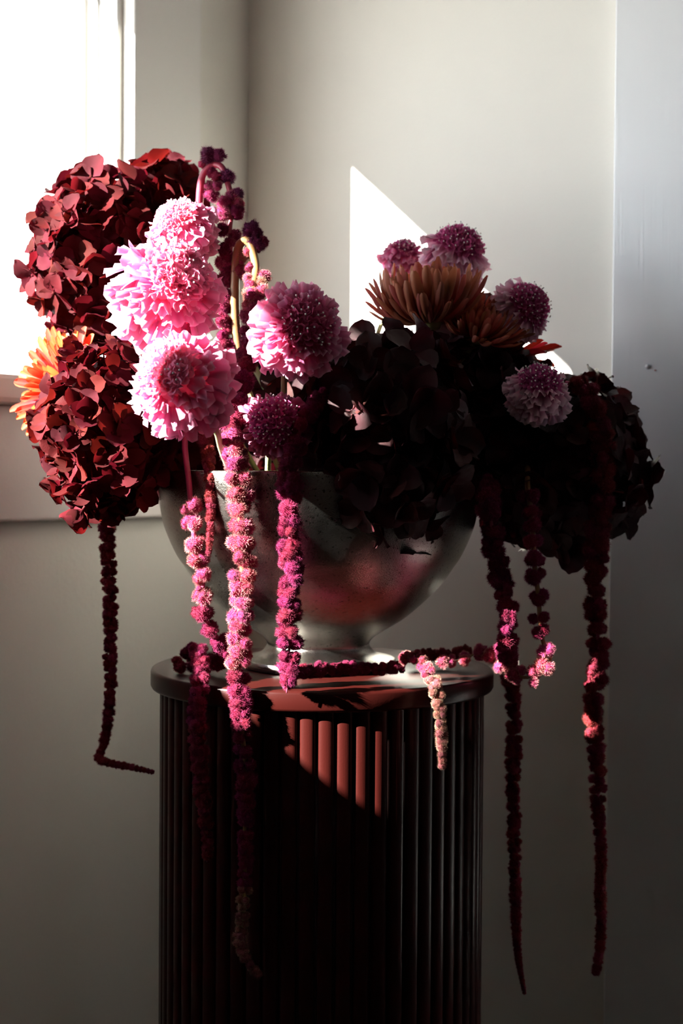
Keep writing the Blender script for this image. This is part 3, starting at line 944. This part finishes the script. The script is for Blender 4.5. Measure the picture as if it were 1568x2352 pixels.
amaranth('crimson amaranth end hanging over the window end of the plinth',
         [(432, 1500, 1.23), (455, 1496, 1.21), (462, 1530, 1.185), (456, 1580, 1.165), (452, 1660, 1.16), (458, 1750, 1.16), (466, 1840, 1.16), (476, 1920, 1.16), (475, 1980, 1.16)],
         [(0, 46), (0.4, 52), (0.7, 48), (0.9, 34), (1, 24)], 'crimson', 58, stem_r=0.0014, keys=((0, 'crimson'), (0.5, 'dark')))
amaranth('thin dark amaranth hanging against the shaded side of the silver bowl',
         [(455, 960, 1.24), (470, 1010, 1.205), (482, 1090, 1.185), (484, 1160, 1.182), (482, 1230, 1.18), (478, 1270, 1.18)],
         [(0, 50), (0.3, 46), (0.6, 30), (1, 16)], 'dark', 59, stem_r=0.0014)
amaranth('long crimson amaranth hanging just past the door side of the plinth',
         [(1125, 1080, 1.31), (1120, 1150, 1.24), (1130, 1220, 1.225), (1142, 1300, 1.23), (1162, 1380, 1.21), (1166, 1450, 1.205), (1162, 1510, 1.23), (1174, 1570, 1.28), (1180, 1650, 1.285), (1178, 1780, 1.285), (1180, 1900, 1.285), (1183, 2020, 1.285), (1185, 2120, 1.285), (1190, 2200, 1.285), (1204, 2280, 1.285)],
         [(0, 50), (0.12, 64), (0.4, 58), (0.5, 46), (0.75, 38), (0.88, 28), (1, 10)], 'crimson', 60, start=0.06, keys=((0, 'crimson'), (0.42, 'dark')))
amaranth('crimson amaranth on a yellow stem, looping up onto the plinth top',
         [(1215, 1040, 1.30), (1211, 1110, 1.25), (1222, 1200, 1.225), (1226, 1290, 1.215), (1236, 1370, 1.215), (1240, 1430, 1.215), (1248, 1480, 1.215), (1264, 1512, 1.215), (1238, 1545, 1.215), (1200, 1556, 1.218), (1160, 1534, 1.225), (1128, 1506, 1.235), (1096, 1500, 1.245), (1060, 1516, 1.245), (1000, 1520, 1.24)],
         [(0, 50), (0.3, 58), (0.6, 56), (0.78, 56), (0.9, 44), (1, 26)], 'crimson', 61, stem_r=0.0026, stem_mat=M_STEMYEL, start=0.22, dense=0.62, keys=((0, 'crimson'), (0.60, 'pink')))
amaranth('short dark amaranth piece lying on the plinth behind the bowl foot',
         [(955, 1507, 1.285), (990, 1503, 1.29), (1030, 1503, 1.29), (1075, 1492, 1.285)],
         [(0, 36), (1, 34)], 'dark', 62, stem_r=0.0012)
amaranth('longest dark amaranth, hanging beside the door casing',
         [(1300, 880, 1.27), (1345, 890, 1.255), (1372, 960, 1.258), (1384, 1050, 1.262), (1384, 1130, 1.262), (1372, 1230, 1.262), (1366, 1330, 1.262), (1370, 1420, 1.262), (1374, 1510, 1.262), (1364, 1590, 1.262), (1364, 1680, 1.262), (1372, 1780, 1.262), (1374, 1880, 1.262), (1380, 1960, 1.262), (1378, 2040, 1.262), (1380, 2120, 1.262), (1377, 2180, 1.262), (1367, 2240, 1.262)],
         [(0, 44), (0.1, 66), (0.5, 62), (0.65, 50), (0.8, 32), (1, 24)], 'dark', 63, start=0.02)
print('objects', len(bpy.data.objects))
